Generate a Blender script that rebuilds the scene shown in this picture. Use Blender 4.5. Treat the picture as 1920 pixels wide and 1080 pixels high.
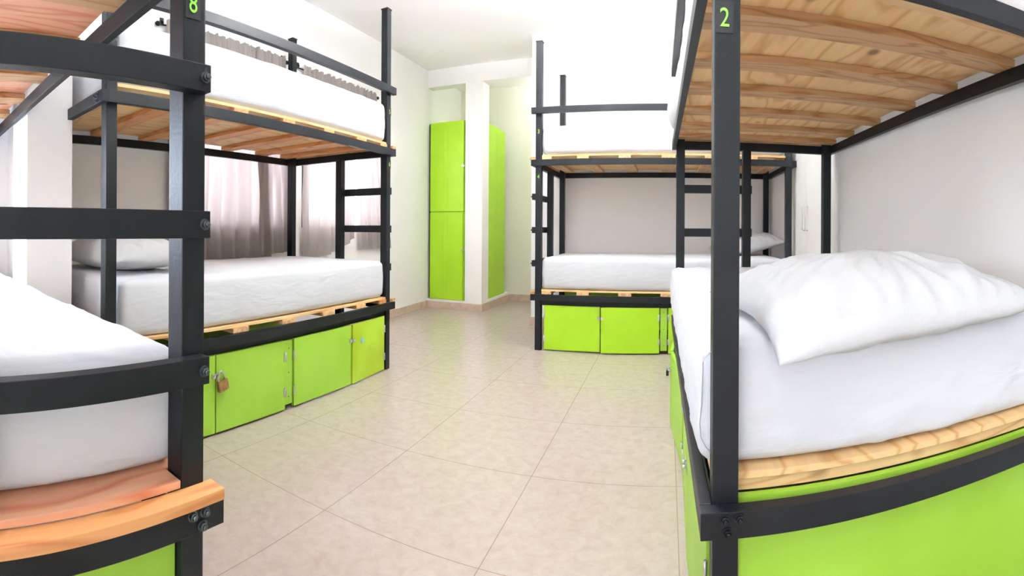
import bpy, bmesh, math, random
from mathutils import Vector, Matrix, noise

PI = math.pi
scene = bpy.context.scene
for o in list(bpy.data.objects):
    bpy.data.objects.remove(o, do_unlink=True)

# ------------------------------------------------------------------ camera (a cylindrical panorama, as the photograph is)
F = 928.4
CAM_H, YAW, PITCH, ROLL = 0.976, -0.2701, 0.0011, 0.0055
def cam_dir(X, Y, Z):
    c, s = math.cos(ROLL), math.sin(ROLL); X, Z = c*X - s*Z, s*X + c*Z
    c, s = math.cos(PITCH), math.sin(PITCH); Y, Z = c*Y - s*Z, s*Y + c*Z
    c, s = math.cos(YAW), math.sin(YAW); X, Y = c*X + s*Y, -s*X + c*Y
    return Vector((X, Y, Z))
cd = bpy.data.cameras.new('camera')
cam = bpy.data.objects.new('camera', cd)
scene.collection.objects.link(cam)
cd.type = 'PANO'
cd.panorama_type = 'CENTRAL_CYLINDRICAL'
cd.central_cylindrical_radius = 1.0
cd.central_cylindrical_range_u_min = -1000 / F
cd.central_cylindrical_range_u_max = 920 / F
cd.central_cylindrical_range_v_min = -(1080 - 429.8) / F
cd.central_cylindrical_range_v_max = 429.8 / F
cd.clip_start = 0.01
r_, u_, f_ = cam_dir(1, 0, 0), cam_dir(0, 0, 1), cam_dir(0, 1, 0)
cam.matrix_world = Matrix(((r_.x, u_.x, -f_.x, 0), (r_.y, u_.y, -f_.y, 0), (r_.z, u_.z, -f_.z, CAM_H), (0, 0, 0, 1)))
scene.camera = cam

# ------------------------------------------------------------------ light and exposure
scene.view_settings.view_transform = 'Standard'
scene.view_settings.look = 'None'
scene.view_settings.gamma = 1
scene.view_settings.use_curve_mapping = False
scene.view_settings.exposure = 2.0
world = bpy.data.worlds.new('world'); scene.world = world
world.use_nodes = True
bg = world.node_tree.nodes['Background']
bg.inputs[0].default_value = (0.91, 0.96, 1.0, 1)
bg.inputs[1].default_value = 2.8
try:
    scene.cycles.use_denoising = True
    scene.cycles.max_bounces = 10
    scene.cycles.diffuse_bounces = 7
    scene.cycles.transparent_max_bounces = 16
    scene.cycles.sample_clamp_indirect = 8
    scene.cycles.caustics_reflective = False
    scene.cycles.caustics_refractive = False
except Exception:
    pass
def area(name, loc, direction, sx, sy, power, col):
    l = bpy.data.lights.new(name, 'AREA'); l.shape = 'RECTANGLE'; l.size = sx; l.size_y = sy
    l.energy = power; l.color = col
    o = bpy.data.objects.new(name, l); scene.collection.objects.link(o)
    o.location = loc; o.rotation_euler = Vector(direction).to_track_quat('-Z', 'Y').to_euler()
    return o
# daylight entering by the windows of the left wall
area('window_daylight', (-3.0, 3.8, 1.6), (1, 0, -.15), 1.2, 1.1, 18, (.97, .98, 1.0))
area('window_daylight', (-3.0, 2.48, 1.6), (1, 0, -.15), 0.95, 1.1, 12, (.97, .98, 1.0))
area('window_daylight', (-3.0, -0.65, 1.6), (1, 0, -.12), 1.8, 1.1, 30, (.60, .77, 1.0))

# ------------------------------------------------------------------ materials
MATS = {}
def mat(name, col, rough=.6, spec=.5, metal=0, noise_scale=0, noise_amt=0, bump=0, bump_scale=60, col2=None, coat=0):
    m = bpy.data.materials.new(name); m.use_nodes = True
    nt = m.node_tree; b = nt.nodes['Principled BSDF']
    b.inputs['Base Color'].default_value = (*col, 1); b.inputs['Roughness'].default_value = rough
    b.inputs['Specular IOR Level'].default_value = spec; b.inputs['Metallic'].default_value = metal
    if coat: b.inputs['Coat Weight'].default_value = coat
    tc = nt.nodes.new('ShaderNodeTexCoord')
    if noise_scale:
        n = nt.nodes.new('ShaderNodeTexNoise'); n.inputs['Scale'].default_value = noise_scale; n.inputs['Detail'].default_value = 6
        nt.links.new(tc.outputs['Object'], n.inputs['Vector'])
        r = nt.nodes.new('ShaderNodeValToRGB')
        c2 = col2 or tuple(max(0, c*(1-noise_amt)) for c in col)
        r.color_ramp.elements[0].position = .35; r.color_ramp.elements[0].color = (*c2, 1)
        r.color_ramp.elements[1].position = .62; r.color_ramp.elements[1].color = (*col, 1)
        nt.links.new(n.outputs['Fac'], r.inputs['Fac']); nt.links.new(r.outputs['Color'], b.inputs['Base Color'])
    if bump:
        n2 = nt.nodes.new('ShaderNodeTexNoise'); n2.inputs['Scale'].default_value = bump_scale; n2.inputs['Detail'].default_value = 5
        nt.links.new(tc.outputs['Object'], n2.inputs['Vector'])
        bp = nt.nodes.new('ShaderNodeBump'); bp.inputs['Strength'].default_value = bump; bp.inputs['Distance'].default_value = .01
        nt.links.new(n2.outputs['Fac'], bp.inputs['Height']); nt.links.new(bp.outputs['Normal'], b.inputs['Normal'])
    MATS[name] = m
    return m

mat('plaster', (.925, .912, .90), .85, .25, noise_scale=1.3, noise_amt=.03, bump=.10, bump_scale=45)
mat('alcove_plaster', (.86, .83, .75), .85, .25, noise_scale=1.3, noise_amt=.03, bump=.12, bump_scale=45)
mat('ceiling_paint', (.91, .90, .895), .9, .2, bump=.05, bump_scale=30)
mat('skirting_tile', (.64, .49, .39), .45, .4, noise_scale=14, noise_amt=.18)
mat('black_steel', (.009, .011, .014), .42, .30, noise_scale=9, noise_amt=.35, bump=.06, bump_scale=140)
mat('green_paint', (.33, .58, .055), .42, .4, noise_scale=2.5, col2=(.29, .52, .035), bump=.03, bump_scale=90)
mat('green_stain', (.42, .66, .04), .42, .4, noise_scale=3.5, col2=(.36, .50, .01), bump=.03, bump_scale=90)
mat('green_laminate', (.38, .66, .02), .38, .4, noise_scale=3, col2=(.355, .62, .015))
mat('hinge_steel', (.55, .55, .53), .35, .5, metal=.8)
mat('bolt_steel', (.10, .12, .13), .3, .6, metal=.8)
mat('brass', (.50, .30, .13), .4, .5, metal=.7, noise_scale=60, noise_amt=.4)
mat('black_plastic', (.012, .012, .013), .4)
mat('teal_plastic', (.30, .62, .66), .4)
mat('digit_green', (.25, .80, .06), .5)
mat('digit_yellow', (.62, .80, .08), .5)
mat('plate_black', (.006, .007, .008), .5)
mat('white_joinery', (.83, .82, .79), .4, .4)
mat('window_frame_paint', (.55, .57, .60), .4, .5)
mat('dark_window_frame', (.035, .03, .035), .4, .5)
mat('fill_bowl_white', (.9, .89, .86), .3)
mat('gap_shade', (.01, .009, .008), .9)

def sheet_mat():
    m = mat('white_sheet', (.61, .62, .65), .8, .2, bump=.10, bump_scale=420)
    b = m.node_tree.nodes['Principled BSDF']
    b.inputs['Sheen Weight'].default_value = .1
    nt = m.node_tree; tc = nt.nodes.new('ShaderNodeTexCoord'); mp = nt.nodes.new('ShaderNodeMapping'); mp.inputs['Scale'].default_value = (2.2, 2.2, 6)
    mp.inputs['Rotation'].default_value = (.25, .2, .3)
    nt.links.new(tc.outputs['Object'], mp.inputs['Vector'])
    n = nt.nodes.new('ShaderNodeTexNoise'); n.inputs['Scale'].default_value = 2.6; n.inputs['Detail'].default_value = 3.5; n.inputs['Distortion'].default_value = .8
    nt.links.new(mp.outputs[0], n.inputs['Vector'])
    bp = nt.nodes.new('ShaderNodeBump'); bp.inputs['Strength'].default_value = .17; bp.inputs['Distance'].default_value = .03
    old = [x for x in nt.nodes if x.bl_idname == 'ShaderNodeBump' and x != bp][0]
    nt.links.new(n.outputs['Fac'], bp.inputs['Height']); nt.links.new(old.outputs['Normal'], bp.inputs['Normal'])
    nt.links.new(bp.outputs['Normal'], b.inputs['Normal'])
    return m
sheet_mat()
mat('pillow_cotton', (.49, .49, .495), .8, .2, bump=.25, bump_scale=38)

def wood(name, light, dark, along, scale=1.0, rough=.5):
    """pine grain running along the given axis; every piece gets its own cut of the grain"""
    m = bpy.data.materials.new(name); m.use_nodes = True
    nt = m.node_tree; b = nt.nodes['Principled BSDF']
    b.inputs['Roughness'].default_value = rough; b.inputs['Specular IOR Level'].default_value = .4
    tc = nt.nodes.new('ShaderNodeTexCoord'); oi = nt.nodes.new('ShaderNodeObjectInfo')
    ad = nt.nodes.new('ShaderNodeVectorMath'); ad.operation = 'MULTIPLY_ADD'
    nt.links.new(oi.outputs['Random'], ad.inputs[0]); ad.inputs[1].default_value = (7, 11, 3)
    nt.links.new(tc.outputs['Object'], ad.inputs[2])
    mp = nt.nodes.new('ShaderNodeMapping')
    s = [7*scale, 7*scale, 7*scale]; s[along] = 1.1*scale
    mp.inputs['Scale'].default_value = s
    nt.links.new(ad.outputs[0], mp.inputs['Vector'])
    n = nt.nodes.new('ShaderNodeTexNoise'); n.inputs['Scale'].default_value = 1.2; n.inputs['Detail'].default_value = 2.5
    n.inputs['Distortion'].default_value = .2
    nt.links.new(mp.outputs[0], n.inputs['Vector'])
    mu = nt.nodes.new('ShaderNodeMath'); mu.operation = 'MULTIPLY'; mu.inputs[1].default_value = 9
    nt.links.new(n.outputs['Fac'], mu.inputs[0])
    fr = nt.nodes.new('ShaderNodeMath'); fr.operation = 'PINGPONG'; fr.inputs[1].default_value = .5
    nt.links.new(mu.outputs[0], fr.inputs[0])
    r = nt.nodes.new('ShaderNodeValToRGB')
    r.color_ramp.elements[0].position = .0; r.color_ramp.elements[0].color = (*dark, 1)
    r.color_ramp.elements[1].position = .24; r.color_ramp.elements[1].color = (*light, 1)
    nt.links.new(fr.outputs[0], r.inputs['Fac'])
    # fine fibres
    mp2 = nt.nodes.new('ShaderNodeMapping'); s2 = [120*scale]*3; s2[along] = 4
    mp2.inputs['Scale'].default_value = s2
    nt.links.new(ad.outputs[0], mp2.inputs['Vector'])
    n2 = nt.nodes.new('ShaderNodeTexNoise'); n2.inputs['Scale'].default_value = 1; n2.inputs['Detail'].default_value = 3
    nt.links.new(mp2.outputs[0], n2.inputs['Vector'])
    mx = nt.nodes.new('ShaderNodeMix'); mx.data_type = 'RGBA'; mx.blend_type = 'MULTIPLY'; mx.inputs[0].default_value = .28
    nt.links.new(r.outputs['Color'], mx.inputs[6])
    nt.links.new(n2.outputs['Color'], mx.inputs[7])
    # knots
    mp3 = nt.nodes.new('ShaderNodeMapping'); s3 = [5, 5, 5]; s3[along] = 3.0
    mp3.inputs['Scale'].default_value = s3
    nt.links.new(ad.outputs[0], mp3.inputs['Vector'])
    vo = nt.nodes.new('ShaderNodeTexVoronoi'); vo.inputs['Scale'].default_value = 1
    nt.links.new(mp3.outputs[0], vo.inputs['Vector'])
    kr = nt.nodes.new('ShaderNodeValToRGB')
    kr.color_ramp.elements[0].position = .05; kr.color_ramp.elements[0].color = (1, 1, 1, 1)
    kr.color_ramp.elements[1].position = .12; kr.color_ramp.elements[1].color = (0, 0, 0, 1)
    nt.links.new(vo.outputs['Distance'], kr.inputs['Fac'])
    mx2 = nt.nodes.new('ShaderNodeMix'); mx2.data_type = 'RGBA'
    nt.links.new(kr.outputs['Color'], mx2.inputs[0]); nt.links.new(mx.outputs[2], mx2.inputs[6])
    mx2.inputs[7].default_value = (*[c*.35 for c in dark], 1)
    nt.links.new(mx2.outputs[2], b.inputs['Base Color'])
    MATS[name] = m
wood('pine_board', (.90, .60, .29), (.70, .38, .14), 0, .55)
wood('red_board', (.84, .42, .25), (.70, .24, .12), 1, .7)
wood('pine_slat', (.62, .37, .18), (.44, .21, .07), 1)
wood('pale_slat', (.80, .52, .26), (.62, .34, .14), 1)
wood('orange_slat', (.80, .38, .15), (.62, .24, .08), 1)

def floor_mat():
    m = bpy.data.materials.new('floor_tile'); m.use_nodes = True
    nt = m.node_tree; b = nt.nodes['Principled BSDF']
    tc = nt.nodes.new('ShaderNodeTexCoord')
    n = nt.nodes.new('ShaderNodeTexNoise'); n.inputs['Scale'].default_value = 22; n.inputs['Detail'].default_value = 10; n.inputs['Roughness'].default_value = .68; n.inputs['Distortion'].default_value = .5
    nt.links.new(tc.outputs['Object'], n.inputs['Vector'])
    r = nt.nodes.new('ShaderNodeValToRGB')
    e = r.color_ramp.elements
    e[0].position = .30; e[0].color = (.395, .315, .27, 1)
    e[1].position = .62; e[1].color = (.455, .38, .34, 1)
    x = e.new(.47); x.color = (.43, .352, .308, 1)
    nt.links.new(n.outputs['Fac'], r.inputs['Fac'])
    # grout lines from a 0.565 m grid
    sx = nt.nodes.new('ShaderNodeSeparateXYZ'); nt.links.new(tc.outputs['Object'], sx.inputs[0])
    def line(sock, off):
        a = nt.nodes.new('ShaderNodeMath'); a.operation = 'ADD'; a.inputs[1].default_value = -off + 56.5
        nt.links.new(sock, a.inputs[0])
        p = nt.nodes.new('ShaderNodeMath'); p.operation = 'PINGPONG'; p.inputs[1].default_value = .2825
        nt.links.new(a.outputs[0], p.inputs[0])
        c = nt.nodes.new('ShaderNodeMath'); c.operation = 'LESS_THAN'; c.inputs[1].default_value = .0016
        nt.links.new(p.outputs[0], c.inputs[0]); return c.outputs[0]
    lx, ly = line(sx.outputs[0], .04), line(sx.outputs[1], 1.89)
    mxm = nt.nodes.new('ShaderNodeMath'); mxm.operation = 'MAXIMUM'
    nt.links.new(lx, mxm.inputs[0]); nt.links.new(ly, mxm.inputs[1])
    mx = nt.nodes.new('ShaderNodeMix'); mx.data_type = 'RGBA'
    nt.links.new(mxm.outputs[0], mx.inputs[0]); nt.links.new(r.outputs['Color'], mx.inputs[6]); mx.inputs[7].default_value = (.27, .21, .17, 1)
    nt.links.new(mx.outputs[2], b.inputs['Base Color'])
    b.inputs['Roughness'].default_value = .22; b.inputs['Specular IOR Level'].default_value = .55
    bp = nt.nodes.new('ShaderNodeBump'); bp.inputs['Strength'].default_value = .05; bp.inputs['Distance'].default_value = .01
    nt.links.new(n.outputs['Fac'], bp.inputs['Height']); nt.links.new(bp.outputs['Normal'], b.inputs['Normal'])
    MATS['floor_tile'] = m
floor_mat()

def curtain_mat():
    m = bpy.data.materials.new('grey_curtain'); m.use_nodes = True
    nt = m.node_tree; nt.nodes.remove(nt.nodes['Principled BSDF'])
    out = nt.nodes['Material Output']
    d = nt.nodes.new('ShaderNodeBsdfDiffuse'); d.inputs[0].default_value = (.56, .50, .46, 1)
    t = nt.nodes.new('ShaderNodeBsdfTranslucent'); t.inputs[0].default_value = (.125, .106, .110, 1)
    tr = nt.nodes.new('ShaderNodeBsdfTransparent'); tr.inputs[0].default_value = (.95, .88, .90, 1)
    a = nt.nodes.new('ShaderNodeMixShader'); a.inputs[0].default_value = .5
    nt.links.new(d.outputs[0], a.inputs[1]); nt.links.new(t.outputs[0], a.inputs[2])
    c = nt.nodes.new('ShaderNodeMixShader'); c.inputs[0].default_value = .0
    nt.links.new(a.outputs[0], c.inputs[1]); nt.links.new(tr.outputs[0], c.inputs[2])
    nt.links.new(c.outputs[0], out.inputs[0])
    MATS['grey_curtain'] = m
    g = bpy.data.materials.new('window_glass'); g.use_nodes = True
    nt = g.node_tree; nt.nodes.remove(nt.nodes['Principled BSDF']); out = nt.nodes['Material Output']
    tr = nt.nodes.new('ShaderNodeBsdfTransparent'); gl = nt.nodes.new('ShaderNodeBsdfGlossy'); gl.inputs['Roughness'].default_value = .03
    mx = nt.nodes.new('ShaderNodeMixShader'); mx.inputs[0].default_value = .06
    nt.links.new(tr.outputs[0], mx.inputs[1]); nt.links.new(gl.outputs[0], mx.inputs[2]); nt.links.new(mx.outputs[0], out.inputs[0])
    MATS['window_glass'] = g
curtain_mat()

# ------------------------------------------------------------------ helpers
def link(o): scene.collection.objects.link(o); return o
def tag(o, label=None, cat=None, group=None, kind=None):
    if label: o['label'] = label
    if cat: o['category'] = cat
    if group: o['group'] = group
    if kind: o['kind'] = kind
    return o
def empty(name, loc=(0, 0, 0), rz=0, **k):
    o = bpy.data.objects.new(name, None); link(o); o.location = loc; o.rotation_euler = (0, 0, rz); o.empty_display_size = .1
    return tag(o, **k)
def mesh_obj(name, bm, mats, parent=None, loc=None, smooth=False, **k):
    me = bpy.data.meshes.new(name); bmesh.ops.recalc_face_normals(bm, faces=bm.faces[:]) if not k.pop('keep', False) else None
    bm.to_mesh(me); bm.free()
    for mm in (mats if isinstance(mats, (list, tuple)) else [mats]): me.materials.append(MATS[mm])
    if smooth:
        for p in me.polygons: p.use_smooth = True
    o = bpy.data.objects.new(name, me); link(o)
    if parent: o.parent = parent
    if loc: o.location = loc
    return tag(o, **k)
def box(bm, x0, x1, y0, y1, z0, z1, bev=0, M=None, mi=0):
    vs = [bm.verts.new(Vector((x, y, z))) for x in (x0, x1) for y in (y0, y1) for z in (z0, z1)]
    fs = [bm.faces.new([vs[i] for i in f]) for f in ((0, 1, 3, 2), (4, 6, 7, 5), (0, 4, 5, 1), (2, 3, 7, 6), (0, 2, 6, 4), (1, 5, 7, 3))]
    for f in fs: f.material_index = mi
    if bev:
        es = list({e for f in fs for e in f.edges})
        r = bmesh.ops.bevel(bm, geom=es, offset=bev, segments=2, affect='EDGES', profile=.7)
        vs = list({v for v in r['verts']} | {v for v in vs if v.is_valid})
        for f in r['faces']: f.material_index = mi
    if M is not None:
        for v in vs: v.co = M @ v.co
    return vs
def B(name, dims, m, parent=None, bev=0, M=None, **k):
    bm = bmesh.new(); box(bm, *dims, bev=bev, M=M)
    return mesh_obj(name, bm, m, parent, **k)
def struct(name, boxes, m, bev=0):
    bm = bmesh.new()
    for d in boxes: box(bm, *d, bev=bev)
    return mesh_obj(name, bm, m, kind='structure')
def tube(bm, pts, r, n=10, mi=0, caps=True):
    rings = []
    for i, p in enumerate(pts):
        p = Vector(p)
        d = (Vector(pts[min(i+1, len(pts)-1)]) - Vector(pts[max(i-1, 0)])).normalized()
        up = Vector((0, 0, 1)) if abs(d.z) < .9 else Vector((1, 0, 0))
        a = d.cross(up).normalized(); b = d.cross(a).normalized()
        rr = r[i] if isinstance(r, (list, tuple)) else r
        rings.append([bm.verts.new(p + a*math.cos(2*PI*j/n)*rr + b*math.sin(2*PI*j/n)*rr) for j in range(n)])
    for i in range(len(rings)-1):
        for j in range(n):
            f = bm.faces.new((rings[i][j], rings[i][(j+1) % n], rings[i+1][(j+1) % n], rings[i+1][j])); f.material_index = mi; f.smooth = True
    if caps:
        for ring in (rings[0], rings[-1]): f = bm.faces.new(ring); f.material_index = mi

# ------------------------------------------------------------------ the room
def fill_lamp(x, y, power, where):
    """an added, unseen fill light: an opaque white bowl hung from a rod, its light thrown on to the ceiling"""
    r = empty('fill_lamp', (x, y, 2.955), label='added fill light, white hanging bowl uplighter ' + where, cat='added fill light', group='added fill lights')
    bm = bmesh.new(); tube(bm, [(0, 0, 0), (0, 0, -.03)], .06, 24); mesh_obj('base', bm, 'white_joinery', r)
    bm = bmesh.new(); tube(bm, [(0, 0, -.03), (0, 0, -.42)], .008, 12); mesh_obj('rod', bm, 'white_joinery', r)
    bm = bmesh.new(); rr = [(.20, -.33), (.195, -.36), (.17, -.395), (.12, -.42), (.05, -.432), (.005, -.434), (.05, -.428), (.115, -.415), (.165, -.39), (.19, -.357), (.195, -.331)]
    tube(bm, [(0, 0, z) for _, z in rr], [q for q, _ in rr], 40, caps=False); mesh_obj('bowl', bm, 'fill_bowl_white', r, smooth=True, keep=True)
    l = area('fill_light', (x, y, 2.955-.345), (0, 0, 1), .3, .3, power, (.94, .97, 1.0)); l.data.shape = 'DISK'
CEIL = 2.955
def wall_x(y): return 1.09 - .0209*(y - 2.0)          # the right wall runs very slightly inwards
W1 = (1.98, 2.98); W2 = (3.17, 4.47); W3 = (-1.6, .28); SILL, HEAD = .985, 2.12
struct('floor', [(-3.1, 1.6, -3.3, 6.7, -.1, 0)], 'floor_tile')
struct('ceiling', [(-3.1, 1.6, -3.3, 6.7, CEIL, CEIL+.12)], 'ceiling_paint')
struct('wall_left', [(-3.05, -2.885, -3.3, W3[0], 0, CEIL), (-3.05, -2.885, W3[1], W1[0], 0, CEIL), (-3.05, -2.885, W1[1], W2[0], 0, CEIL),
                     (-3.05, -2.885, W2[1], 6.6, 0, CEIL)] +
       [(-3.05, -2.885, w[0], w[1], 0, SILL) for w in (W1, W2, W3)] + [(-3.05, -2.885, w[0], w[1], HEAD, CEIL) for w in (W1, W2, W3)], 'plaster')
bm = bmesh.new()
vs = [bm.verts.new(v) for v in ((wall_x(-3.3), -3.3, 0), (wall_x(5), 5.0, 0), (1.5, 5.0, 0), (1.5, -3.3, 0))]
f = bm.faces.new(vs); r = bmesh.ops.extrude_face_region(bm, geom=[f])
for v in r['geom']:
    if isinstance(v, bmesh.types.BMVert): v.co.z = CEIL
mesh_obj('wall_right', bm, 'plaster', kind='structure')
struct('wall_back', [(-1.37, 1.4, 4.87, 5.05, 0, CEIL)], 'plaster')
struct('wall_rear', [(-3.1, -2.3, -3.45, -3.3, 0, CEIL), (-.7, 1.6, -3.45, -3.3, 0, CEIL), (-2.3, -.7, -3.45, -3.3, 0, 1.25), (-2.3, -.7, -3.45, -3.3, 2.4, CEIL)], 'plaster')  # unseen wall, added with an opening sized to limit light from behind
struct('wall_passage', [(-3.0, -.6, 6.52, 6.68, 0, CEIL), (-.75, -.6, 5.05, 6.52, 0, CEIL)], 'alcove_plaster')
struct('wall_alcove', [(-2.37, -2.15, 5.48, 5.70, 0, CEIL)], 'plaster')          # the pier between the two recesses
struct('wall_alcove_header', [(-2.885, -2.37, 5.48, 5.62, 2.74, CEIL), (-2.15, -.75, 5.48, 5.68, 2.745, CEIL)], 'plaster')
struct('wall_alcove_plinth', [(-2.885, -2.37, 5.48, 5.62, 0, .11), (-2.30, -2.15, 5.70, 6.52, 0, .11)], 'plaster')
struct('wall_pillar', [(-2.46, -2.2, .628, .85, 0, CEIL), (-2.885, -2.46, .70, .85, 0, CEIL)], 'plaster')
struct('baseboard_left', [(-2.885, -2.873, .9, 5.48, 0, .085)], 'skirting_tile')
struct('baseboard_alcove', [(-2.873, -2.138, 5.468, 5.48, 0, .085), (-2.15, -2.138, 5.48, 6.51, 0, .085)], 'skirting_tile')
struct('baseboard_passage', [(-2.138, -.75, 6.508, 6.52, 0, .085)], 'skirting_tile')
struct('baseboard_back', [(-1.382, -1.37, 4.858, 5.06, 0, .088), (-1.37, 1.02, 4.858, 4.87, 0, .088)], 'skirting_tile')

fill_lamp(-1.2, 5.9, 4, 'in the passage behind the back wall'); fill_lamp(-.55, -.5, 16, 'between the two nearest bunks'); fill_lamp(-.65, 2.75, 58, 'between the window bunk and the right-hand bunk')  # unseen fill lights, added to even out the brightness of the room
for i, (a, b) in enumerate((W1, W2, W3)):
    fr = empty('window_%d' % (i+1), (-2.95, (a+b)/2, SILL), kind='structure')
    hw = (b-a)/2; H = HEAD - SILL
    bm = bmesh.new(); t = .045
    box(bm, -.025, .025, -hw, -hw+t, 0, H); box(bm, -.025, .025, hw-t, hw, 0, H)
    box(bm, -.025, .025, -hw+t, hw-t, 0, t); box(bm, -.025, .025, -hw+t, hw-t, H-t, H)
    box(bm, -.018, .018, -.02, .02, t, H-t)
    mesh_obj('window_frame', bm, 'window_frame_paint', fr)
    B('pane', (-.003, .003, -hw+t, hw-t, t, H-t), 'window_glass', fr)
struct('trim_1', [(-2.90, -2.881, 3.172, 3.20, SILL, HEAD)], 'dark_window_frame')

# white built-in cupboard in the right wall, beyond the near right bunk
cup = empty('built_in_cupboard', (wall_x(3.6), 3.6, 0), PI/2 + .0209, label='flush white two-door cupboard with slim vertical handles in the right wall', cat='cupboard')
bm = bmesh.new()
box(bm, -.45, -.41, -.0, .02, 0, 2.5); box(bm, .41, .45, -.0, .02, 0, 2.5); box(bm, -.41, .41, 0, .02, 2.46, 2.5); box(bm, -.41, .41, 0, .012, 0, .07)
mesh_obj('cupboard_frame', bm, 'white_joinery', cup)
for s in (-1, 1):
    d = B('door', (min(s*.003, s*.405), max(s*.003, s*.405), 0, .016, .075, 2.455), 'white_joinery', cup, bev=.002)
    bm = bmesh.new(); tube(bm, [(s*.035, .016, .98), (s*.035, .04, .985), (s*.035, .04, 1.155), (s*.035, .016, 1.16)], .005, 8)
    mesh_obj('handle', bm, 'white_joinery', d)

# ------------------------------------------------------------------ green lockers in the alcove
def hasp(parent, x, y, z, name='hasp', axis='x'):
    bm = bmesh.new()
    if axis == 'x':
        box(bm, x-.022, x+.022, y-.004, y, z-.011, z+.011, .001); box(bm, x+.004, x+.012, y-.014, y-.004, z-.006, z+.006)
    return mesh_obj(name, bm, 'hinge_steel', parent)
lk = empty('locker', (-2.62, 5.625, .11), label='tall lime green locker with an upper and a lower door in the left alcove', cat='locker')
B('body', (-.235, .225, -.11, .72, 0, 2.19), 'green_laminate', lk)
B('gap_shade_strip', (-.247, -.236, -.12, .4, .01, 2.18), 'gap_shade', lk)  # black strip painting in the shade of the gap beside the locker
for z0, z1 in ((.004, 1.075), (1.085, 2.188)):
    bm = bmesh.new(); box(bm, -.232, .222 if z0 > 1 else .212, -.130, -.112, z0, z1, .002)
    box(bm, -.045, -.043, -.1312, -.130, z0+.06, z1-.02); box(bm, .002, .004, -.1312, -.130, z0+.06, z1-.02)
    d = mesh_obj('door', bm, 'green_laminate', lk)
    hasp(d, .215, -.13, 1.64-.0 if z0 > 1 else .615)
lk2 = empty('locker', (-2.24, 6.1, .11), label='lime green locker seen edge-on in the recess right of the white pier', cat='locker')
B('body', (-.13, .045, -.38, .29, 0, 2.19), 'green_laminate', lk2)
bm = bmesh.new(); box(bm, .047, .066, -.37, .288, .004, 2.188, .002)
for yy in (-.07, -.02): box(bm, .066, .0672, yy, yy+.002, .07, 2.15)
mesh_obj('door', bm, 'green_laminate', lk2)

# ------------------------------------------------------------------ bunk beds
def digit_plate(parent, ch, origin, right, m='digit_green', h=.036):
    """black plate with a stencilled number; right = unit vector along the reading direction, up = z"""
    cu = bpy.data.curves.new('digit', 'FONT'); cu.body = ch; cu.size = h/.7; cu.align_x = 'CENTER'; cu.extrude = .0004
    tmp = bpy.data.objects.new('digit', cu); link(tmp)
    dg = bpy.context.evaluated_depsgraph_get(); me = tmp.evaluated_get(dg).to_mesh()
    right = Vector(right); up = Vector((0, 0, 1)); out = right.cross(up)
    bm = bmesh.new(); bm.from_mesh(me)
    for f in bm.faces: f.material_index = 1
    w = .78
    for v in bm.verts:
        c = v.co.copy(); v.co = Vector(origin) + right*c.x*w + up*(c.y - h/2) + out*(.0022 + c.z)
    vs = []
    for sx in (-1, 1):
        for sz in (-1, 1):
            for so in (0, 1): vs.append(bm.verts.new(Vector(origin) + right*sx*.017 + up*sz*(h*.5+.012) + out*(.0002 + so*.0012)))
    for f in ((0, 1, 3, 2), (4, 6, 7, 5), (0, 4, 5, 1), (2, 3, 7, 6), (0, 2, 6, 4), (1, 5, 7, 3)): bm.faces.new([vs[i] for i in f]).material_index = 0
    bpy.data.objects.remove(tmp, do_unlink=True)
    o = mesh_obj('number_plate', bm, ['plate_black', m], parent)
    o['label'] = 'number %s in green' % ch
    return o

def bolt(parent, p, d, m='bolt_steel'):
    p, d = Vector(p), Vector(d)
    bm = bmesh.new()
    tube(bm, [p, p + d*.0025], .0105, 16); tube(bm, [p + d*.0025, p + d*.009], .0075, 6)
    tube(bm, [p + d*.009, p + d*.013], [.0055, .0035], 12)
    return mesh_obj('bolt', bm, m, parent)

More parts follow.
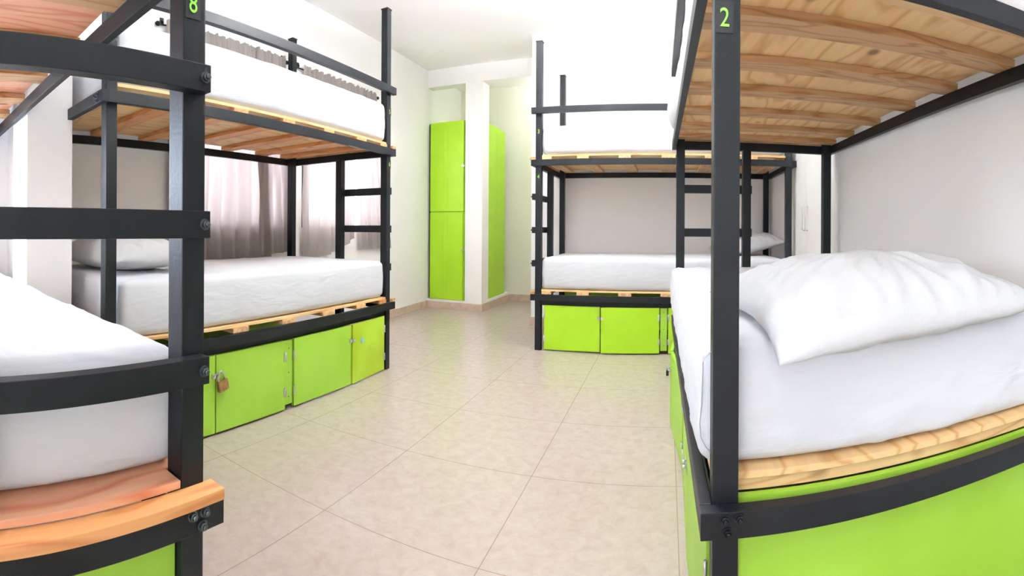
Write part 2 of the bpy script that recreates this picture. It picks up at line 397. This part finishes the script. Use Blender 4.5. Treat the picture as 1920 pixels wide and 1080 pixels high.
H = .025
def bunk(label, origin, ang, L=2.02, W=.912, zu=1.515, zl=.44, ladder='start', doors=(), fillers=(), plates=(), board='pine_board', slat='pine_slat',
         end_panel=None, low_slat='pale_slat', dl=.40):
    r = empty('bunk_bed', (*origin, 0), ang, label=label, cat='bunk bed')
    posts = {}
    for nm, (x, y) in dict(a=(0, 0), b=(L, 0), c=(0, W), d=(L, W)).items():
        bm = bmesh.new(); box(bm, x-H, x+H, y-H, y+H, 0, 2.505, .003); box(bm, x-H-.003, x+H+.003, y-H-.003, y+H+.003, 2.505, 2.512)
        posts[nm] = mesh_obj('post', bm, 'black_steel', r)
    lx = 0 if ladder == 'start' else L
    s = -1 if ladder == 'start' else 1                     # direction out of the ladder end
    B('ladder_post', (lx-H, lx+H, dl-H, dl+H, 0, zu-.026), 'black_steel', r, bev=.003)
    xo = lambda k: (lx + s*(H+.001), lx + s*(H+.001+k))
    for k in (1, 2, 3):
        z = zl + (zu-zl)*k/4; a, b = sorted(xo(.03))
        g = B('rung', (a, b, -.016, dl+.04, z-.025, z+.025), 'black_steel', r, bev=.002)
        for yy in (0.0, dl): bolt(g, (lx + s*(H+.031), yy - .003, z), (s, 0, 0))
    for z in (zl, zu):
        for yy in (-H-.025, W+H+.001):
            B('side_rail', (-.026, L+.026, yy, yy+.024, z-H, z+H), 'black_steel', r, bev=.002)
        for e, sg in ((0, -1), (L, 1)):
            a, b = sorted((e + sg*(H+.002), e + sg*(H+.032)))
            bm_ = 'black_steel' if (label.startswith('nearest right') and sg > 0) else 'bolt_steel'
            g = B('end_rail', (a, b, -.050, W+.050, z-H, z+H), 'black_steel', r, bev=.002)
            for q in ((0, -.012), (.022, .012), (-.005, .012)): bolt(g, (e + sg*(H+.032), q[0], z+q[1]), (sg, 0, 0), bm_)
    B('guard_rail', (-.055, L+.05, -H-.031, -H-.001, 1.915, 1.965), 'black_steel', r, bev=.002)
    B('door_rail', (H, L-H, -.012, .012, zl-.065, zl-.026), 'black_steel', r)
    rnd = random.Random(hash_(label))
    for z in (zl, zu):
        zt = z + H
        xs = [.36, .70, 1.035, 1.37, 1.70]
        for x in xs:
            w = .05 + rnd.uniform(-.004, .004); x += rnd.uniform(-.01, .01)
            B('slat', (x-w, x+w, -.029, W+.029, zt+.0005, zt+.0245), low_slat if z == zl else slat, r, bev=.0015)
        for e, sg in ((0, -1), (L, 1)):
            if (sg == -1) == (ladder == 'start'):
                a, b = sorted((e + sg*.012, e + sg*(.062)))
                a2 = (a, b) if sg < 0 else (a, b)
                o = B('slat', (e + sg*.045 - .022, e + sg*.045 + .022, -.044, W+.04, zt+.0005, zt+.0215), 'orange_slat' if board == 'red_board' else 'pine_slat', r, bev=.0015)
                B('slat', (min(e - sg*.03, e - sg*.11), max(e - sg*.03, e - sg*.11), -.03, W+.03, zt+.0005, zt+.0245), slat, r, bev=.0015)
            else:
                B('slat', (min(e - sg*.016, e - sg*.10), max(e - sg*.016, e - sg*.10), .03, W-.03, zt+.0005, zt+.0245), low_slat, r, bev=.0015)
        a0, a1 = (-.027, L-.010) if ladder == 'start' else (.010, L+.027)
        bm = bmesh.new(); box(bm, a0, a1, .028, W-.028, zt+.025, zt+.039, .001)
        box(bm, .028, L-.028, -.022, .028, zt+.025, zt+.039, .001); box(bm, .028, L-.028, W-.028, W+.02, zt+.025, zt+.039, .001)
        mesh_obj('bed_board', bm, board if z == zu else ('red_board' if board == 'red_board' else 'pine_board'), r)
    for (x0, x1, hinge, angd, m) in doors:
        hx = x0 if hinge == 'l' else x1
        M = Matrix.Translation((hx, -.018, 0)) @ Matrix.Rotation(math.radians(-angd if hinge == 'l' else angd), 4, 'Z') @ Matrix.Translation((-hx, .018, 0))
        d = B('door', (x0+.002, x1-.002, -.030, -.014, .012, zl-.062), m, r, bev=.0015, M=M)
        for z in (.10, .29):
            bm = bmesh.new(); tube(bm, [(hx, -.032, z-.024), (hx, -.032, z+.024)], .004, 8)
            sx = 1 if hinge == 'l' else -1
            box(bm, min(hx, hx+sx*.012), max(hx, hx+sx*.012), -.0325, -.0302, z-.024, z+.024)
            mesh_obj('hinge', bm, 'hinge_steel', d)
        fx = x1-.012 if hinge == 'l' else x0+.012
        bm = bmesh.new(); box(bm, fx-.011, fx+.011, -.0345, -.0302, .27, .292, M=M); tube(bm, [M @ Vector((fx, -.034, .281)), M @ Vector((fx, -.043, .281))], .006, 10)
        mesh_obj('hasp', bm, 'hinge_steel', d)
    for (x0, x1) in fillers:
        bm = bmesh.new(); box(bm, x0, x1, -.022, -.006, .03, zl-.066, .001)
        fl = mesh_obj('filler_panel', bm, 'green_paint', r)
        for z in (.07, .2, .33):
            bm = bmesh.new(); tube(bm, [((x0+x1)/2, -.0215, z), ((x0+x1)/2, -.0235, z)], .0035, 8); mesh_obj('screw', bm, 'bolt_steel', fl)
    if end_panel:
        for e in end_panel:
            B('end_panel', (e-.008, e+.008, .028, W-.028, .012, zl+H-.002), 'green_paint', r)
    B('back_panel', (.03, L-.03, W-.012, W+.004, .012, zl-.03), 'green_paint', r)
    for (p, ch, org, right, m, h) in plates:
        digit_plate(posts[p], ch, org, right, m, h)
    return r
def hash_(s): return sum(ord(c)*(i+1) for i, c in enumerate(s))

r2, rB, rA, r3 = .0166, .0021, -.0214, .0017
LB = 2.035
OB = (-1.863, .8841); bunkB = bunk('black steel bunk numbered 5 and 6, long side to the aisle under the curtained windows', OB, PI/2 + rB, L=LB, W=.896, zu=1.511, zl=.4407, ladder='end',
    doors=[(.045, .54, 'l', 0, 'green_paint'), (.543, 1.012, 'r', 0, 'green_paint'), (1.078, 1.588, 'l', 1.2, 'green_paint'), (1.59, 1.985, 'r', 2.5, 'green_stain')],
    fillers=[(1.018, 1.072)], slat='orange_slat',
    plates=[('b', '5', (LB+.008, -H, 1.795), (1, 0, 0), 'digit_yellow', .03), ('b', '6', (LB+.008, -H, 1.428), (1, 0, 0), 'digit_yellow', .03)])
O3 = (-1.0345, 3.9076); bunk3 = bunk('black steel bunk numbered 3 and 4, broadside against the back wall', O3, r3, L=2.009, zu=1.5185, zl=.4297, ladder='start',
    doors=[(.053, .51, 'l', 0, 'green_laminate'), (.516, .978, 'r', 4.5, 'green_laminate'), (1.045, 1.50, 'l', 3, 'green_laminate'), (1.505, 1.96, 'r', 0, 'green_laminate')],
    fillers=[(.985, 1.038)], slat='pale_slat', low_slat='pale_slat',
    plates=[('a', '3', (0, -H, 1.775), (1, 0, 0), 'digit_yellow', .032), ('a', '4', (0, -H, 1.408), (1, 0, 0), 'digit_green', .032)])
L2 = 2.0125
O2 = (.1122 - L2*math.sin(r2), .9553 + L2*math.cos(r2)); bunk2 = bunk('nearest right-hand black steel bunk with a green 2 on its post, beside the right wall', O2, -PI/2 + r2, L=L2, zu=1.492, zl=.4368, ladder='start',
    doors=[(.05, .49, 'l', 5, 'green_paint'), (.495, .97, 'r', 4.5, 'green_paint'), (1.04, 1.49, 'l', 1.5, 'green_paint'), (1.495, 1.975, 'r', 1.5, 'green_paint')],
    fillers=[(.978, 1.034)], end_panel=[L2-.005],
    plates=[('b', '2', (L2+H, -.006, 1.38), (0, 1, 0), 'digit_green', .036)])
OA = (-.7837, .5365); bunkA = bunk('nearest left-hand black steel bunk, green 8 on its post, ladder facing the aisle', OA, PI + rA, L=2.0125, zu=1.5186, zl=.4457, ladder='start',
    fillers=[], end_panel=[.0], board='red_board', slat='pine_slat', low_slat='orange_slat',
    plates=[('a', '8', (-H, .005, 1.396), (0, -1, 0), 'digit_green', .036)])
bpy.context.view_layer.update()

# ------------------------------------------------------------------ mattresses
def rounded(bm, x0, x1, y0, y1, z0, z1, rad, step):
    """box of quads with rounded edges, one skin"""
    cx, cy, cz = (x0+x1)/2, (y0+y1)/2, (z0+z1)/2; hx, hy, hz = (x1-x0)/2, (y1-y0)/2, (z1-z0)/2
    def axis(h):
        inner = h - rad; n = max(2, int(2*inner/step))
        a = [-h + rad*t for t in (0, .22, .45, .72)] + [-inner + 2*inner*i/n for i in range(n+1)] + [h - rad*t for t in (.72, .45, .22, 0)]
        return a
    ax, ay, az = axis(hx), axis(hy), axis(hz)
    cache = {}
    def V(x, y, z):
        k = (round(x, 5), round(y, 5), round(z, 5))
        if k not in cache:
            c = Vector((max(-hx+rad, min(hx-rad, x)), max(-hy+rad, min(hy-rad, y)), max(-hz+rad, min(hz-rad, z))))
            d = Vector((x, y, z)) - c
            p = c + d.normalized()*rad if d.length > 1e-9 else c
            cache[k] = bm.verts.new(p + Vector((cx, cy, cz)))
        return cache[k]
    def grid(A, Bx, fn):
        for i in range(len(A)-1):
            for j in range(len(Bx)-1):
                q = [fn(A[i], Bx[j]), fn(A[i+1], Bx[j]), fn(A[i+1], Bx[j+1]), fn(A[i], Bx[j+1])]
                bm.faces.new([V(*t) for t in q])
    grid(ax, ay, lambda a, b: (a, b, hz)); grid(ax, ay, lambda a, b: (a, b, -hz))
    grid(ax, az, lambda a, b: (a, hy, b)); grid(ax, az, lambda a, b: (a, -hy, b))
    grid(ay, az, lambda a, b: (hx, a, b)); grid(ay, az, lambda a, b: (-hx, a, b))
    bmesh.ops.recalc_face_normals(bm, faces=bm.faces[:])

def mattress(bed, dims, label, seed=0, step=.03, rad=.036, bulge=.012, amp=.0045, fn=None):
    x0, x1, y0, y1, z0, z1 = dims
    bm = bmesh.new(); rounded(bm, x0, x1, y0, y1, z0, z1, rad, step)
    bm.normal_update()
    nrm = {v: v.normal.copy() for v in bm.verts}
    for v in bm.verts:
        p = v.co.copy(); n = nrm[v]; s = Vector((seed*3.1, seed*1.7, seed))
        d = amp*noise.noise(p*2.3 + s) + amp*.55*noise.noise(Vector((p.x*9, p.y*9, p.z*5)) + s)
        t = 1 - abs(noise.noise(Vector((p.x*4.5 + p.y*3, p.y*6 - p.z*9, p.z*14)) + s))
        d += amp*.9*max(0, t-.86)/.14*.6
        u = (p.z-z0)/(z1-z0)
        if abs(n.z) < .5: d += bulge*math.sin(PI*min(1, max(0, u)))*.6
        if n.z > .5:
            ex = min(1, min(p.x-x0, x1-p.x)/.25); ey = min(1, min(p.y-y0, y1-p.y)/.25); d += bulge*max(0, ex)*max(0, ey)
        if p.z < z0 + .012: d = max(d, -.002)*0
        v.co = p + n*d
        if fn: fn(v, p)
    o = mesh_obj('mattress', bm, 'white_sheet', smooth=True, label=label, cat='mattress', group='white-sheeted mattresses on the bunks')
    c = Vector(((x0+x1)/2, (y0+y1)/2, z0))
    o.data.transform(Matrix.Translation(-c)); o.matrix_world = bed.matrix_world @ Matrix.Translation(c)
    return o
bz = lambda z: z + H + .0395          # top of the bed board above a rail at z
mattress(bunkB, (.05, LB-.03, -.012, .885, bz(.4407), .756), 'white-sheeted mattress on the lower berth by the windows, under the pillow', 1)
mattress(bunkB, (.035, LB-.03, -.018, .885, bz(1.511), 1.845), 'white-sheeted mattress on the top berth by the windows, behind the sloping guard rail', 2)
mattress(bunk3, (.032, 1.97, -.018, .885, bz(.4297), .752), 'white-sheeted mattress on the lower berth against the back wall', 3)
mattress(bunk3, (.032, 1.97, -.018, .885, bz(1.5185), 1.82), 'white-sheeted mattress on the top berth against the back wall', 4)
def drape(v, p):
    # the cover hangs a little over the aisle side
    if p.y < .05: v.co.y -= .012*math.sin(PI*min(1, max(0, (p.z-.50)/.27)))**.5 * min(1, max(0, (2.02-p.x)/.3))
mattress(bunk2, (.02, L2-.032, -.040, .885, bz(.4368), .757), 'white-sheeted mattress on the nearest right-hand lower berth, under the large pillow', 5, .016, amp=.008, fn=drape)
def sag(v, p):
    if p.y < .06: v.co.y -= .045*max(0, 1-p.x/.7)*math.sin(PI*min(1, max(0, (p.z-1.54)/.29)))
mattress(bunk2, (.03, L2-.032, -.032, .885, bz(1.492), 1.82), 'white-sheeted mattress on the nearest right-hand top berth, above the boards', 6, .03, fn=sag)
mattress(bunkA, (.034, 1.97, -.012, .885, bz(.4457), .742), 'white-sheeted mattress on the nearest left-hand lower berth, behind the ladder rungs', 7, .018, amp=.006)
mattress(bunkA, (.034, 1.97, .012, .885, bz(1.5186), 1.82), 'white-sheeted mattress on the nearest left-hand top berth, almost out of view', 8, .06)

# corner pleat of the fitted sheet on the near corner of the right-hand lower mattress
fold_pts = [(0.0872, 0.9681, 0.7381), (0.0737, 0.9692, 0.7275), (0.0696, 0.9695, 0.7098), (0.0688, 0.9696, 0.6753), (0.0679, 0.9696, 0.6366), (0.0639, 0.9699, 0.599), (0.0661, 0.9697, 0.5708), (0.0767, 0.969, 0.55), (0.0903, 0.9678, 0.5386)]
bm = bmesh.new(); tube(bm, [(x, y, z) for x, y, z in fold_pts], [.0015] + [.003]*7 + [.0015], 8)
mbed2 = [o for o in bpy.data.objects if o.get('label', '').endswith('under the large pillow')][0]
fo = mesh_obj('sheet_fold', bm, 'white_sheet', smooth=True); bpy.context.view_layer.update()
fo.parent = mbed2; fo.matrix_parent_inverse = mbed2.matrix_world.inverted()

# ------------------------------------------------------------------ pillows
def pillow(loc, rz, lx, ly, t, label, seed=0, tilt=(0, 0), n=64, flat=.25, droop=0):
    bm = bmesh.new(); g = {}
    s = Vector((seed*5.3, seed*2.1, seed*.7))
    for side in (1, -1):
        for i in range(n+1):
            for j in range(n+1):
                u, v = -1+2*i/n, -1+2*j/n
                edge = i in (0, n) or j in (0, n)
                if side == -1 and edge: g[side, i, j] = g[1, i, j]; continue
                pin = 1 - .10*(1-abs(u)**2)*abs(v)**3; pin2 = 1 - .08*(1-abs(v)**2)*abs(u)**3
                x, y = u*lx/2*pin2, v*ly/2*pin
                h = ((1-abs(u)**2.4)*(1-abs(v)**2.4))
                h = max(h, 0)**.55
                m = min(1-abs(u), 1-abs(v))
                wr = noise.noise(Vector((u*9, v*2.2, 0))+s)*.016*(1-m) + noise.noise(Vector((u*3, v*3, 3))+s)*.012
                rad = math.atan2(v, u); rr = math.hypot(u, v)
                wr += .012*noise.noise(Vector((rad*7, rr*1.6, 5))+s)*min(1, rr*1.3)*(1 if m > .01 else .4)
                z = side*t/2*h*(1 if side > 0 else flat*2) + wr*min(1, m*7)*(1 if side > 0 else .2)
                if side < 0: z = max(z, -t*flat)
                g[side, i, j] = bm.verts.new((x, y, z + t*flat - droop*(((1-v)/2)**4)*(.25 + .75*((1-u)/2)**2.5) + .004*noise.noise(Vector((u*5, v*5, 9))+s)))
        for i in range(n):
            for j in range(n):
                q = [g[side, i, j], g[side, i+1, j], g[side, i+1, j+1], g[side, i, j+1]]
                bm.faces.new(q if side > 0 else q[::-1])
    o = mesh_obj('pillow', bm, 'pillow_cotton', smooth=True, label=label, cat='pillow')
    o.location = loc; o.rotation_euler = (tilt[0], tilt[1], rz)
    return o
pillow((.50, 1.145, .742), math.radians(7), .70, .58, .245, 'large crumpled white pillow on the nearest right-hand lower berth', 1, n=110, droop=.056)
pillow((-2.30, 1.15, .765), math.radians(3), .76, .42, .25, 'white pillow on the lower berth by the windows, beside the white pillar', 2)
pillow((.72, 4.36, .80), math.radians(20), .60, .42, .19, 'white pillow propped at the right end of the back-wall lower berth', 3, tilt=(.1, -.18))

# ------------------------------------------------------------------ curtains on black rods
def curtain(y0, y1, b0, b1, zt, zb, folds, label, seed, xoff=-2.850, amp=.019, scal=None, rings=True):
    bm = bmesh.new(); nu, nv = 110, 46; g = []
    s = Vector((seed*3.3, seed, 0))
    for j in range(nv+1):
        t = j/nv; row = []
        for i in range(nu+1):
            u = i/nu
            yy = (y0+(y1-y0)*u)*(1-t**1.3) + (b0+(b1-b0)*u)*t**1.3
            ph = folds*2*PI*(u + .05*noise.noise(Vector((u*3, t*1.5, seed)))) + 1.3*noise.noise(Vector((u*2, t*2.2, seed+7)))
            a = amp*(.35+.75*min(1, t*1.6))*(1 + .7*noise.noise(Vector((u*5, t, seed+3))))
            x = xoff + a*math.sin(ph) + .010*math.sin(u*(y1-y0)*150 + 2*noise.noise(Vector((u*9, 0, seed))))*max(0, 1-t*7) + .012*noise.noise(Vector((u*14, t*5, seed)))*(.4+t)
            zbot = zb + (scal(u) if scal else 0)
            z = zt + (zbot-zt)*t + (.008*math.sin(ph*2) if j == 0 else 0)
            yy += .012*noise.noise(Vector((u*6, t*5, seed+5)))
            row.append(bm.verts.new((x, yy, z)))
        g.append(row)
    for j in range(nv):
        for i in range(nu): bm.faces.new((g[j][i], g[j][i+1], g[j+1][i+1], g[j+1][i])).smooth = True
    return mesh_obj('curtain', bm, 'grey_curtain', keep=True, label=label, cat='curtain')
curtain(1.78, 2.72, 1.80, 2.76, 2.385, .70, 7, 'grey curtain panel over the left window, wide and pale with light behind', 1)
curtain(2.60, 2.93, 2.63, 3.02, 2.38, .765, 3.5, 'narrow grey curtain flaring at the right edge of the left window', 2, xoff=-2.842, scal=lambda u: .02*u)
curtain(3.15, 3.93, 3.14, 3.90, 2.375, .73, 5, 'grey curtain panel at the left of the right-hand window with a crooked hem', 3, scal=lambda u: .16*u**1.5 - .04*math.sin(3*u))
curtain(3.92, 4.28, 3.97, 4.56, 2.375, .77, 6, 'grey curtain bunched at the right of the right-hand window', 4, amp=.022)
def rod(y0, y1, z, label):
    r = empty('curtain_rod', (-2.868, (y0+y1)/2, z), label=label, cat='curtain rod', group='black curtain rods')
    h = (y1-y0)/2; bm = bmesh.new(); tube(bm, [(0, -h, 0), (0, h, 0)], .006, 12); mesh_obj('rod', bm, 'black_steel', r)
    for s in (-1, 1):
        bm = bmesh.new(); tube(bm, [(0, s*h, 0), (0, s*(h+.012), 0), (0, s*(h+.028), 0), (0, s*(h+.04), 0)], [.008, .016, .016, .004], 12); mesh_obj('finial', bm, 'black_steel', r)
        bm = bmesh.new(); tube(bm, [(-.015, s*(h-.02), .03), (-.006, s*(h-.02), .03), (0, s*(h-.02), .012)], .006, 8); box(bm, -.0165, -.012, s*(h-.02)-.015, s*(h-.02)+.015, -.0, .05); mesh_obj('bracket', bm, 'black_steel', r)
rod(1.74, 2.94, 2.355, 'black curtain rod over the left window')
rod(3.09, 4.30, 2.345, 'black curtain rod over the right-hand window')

# ------------------------------------------------------------------ padlocks
def padlock(loc, rz, m, label, s=1.0, tilt=0):
    r = empty('padlock', loc, rz, label=label, cat='padlock'); r.rotation_euler = (0, tilt, rz); r.scale = (s, s, s)
    B('lock_body', (-.017, .017, -.007, .007, -.048, -.018), m, r, bev=.003)
    bm = bmesh.new()
    tube(bm, [(-.011, 0, -.02), (-.011, 0, -.004)] + [(-.011*math.cos(a), 0, -.004+.011*math.sin(a)) for a in [PI*k/8 for k in range(1, 8)]] + [(.011, 0, -.004), (.011, 0, -.02)], .0027, 8)
    mesh_obj('shackle', bm, 'hinge_steel', r)
    return r
padlock((-1.822, 1.447, .29), PI/2, 'brass', 'small brass padlock hanging on the green door nearest bunk 8', 1.7, tilt=-.2)
padlock((-1.80, 2.555, .295), PI/2, 'teal_plastic', 'small pale blue padlock on the far green doors under the window bunk', .8)
padlock((.005, 2.465, .30), -PI/2, 'black_plastic', 'small black padlock on the far green door of the right-hand bunk', .9)
padlock((.068, 1.462, .30), -PI/2, 'black_plastic', 'small black padlock on the near green door of the right-hand bunk', .9)
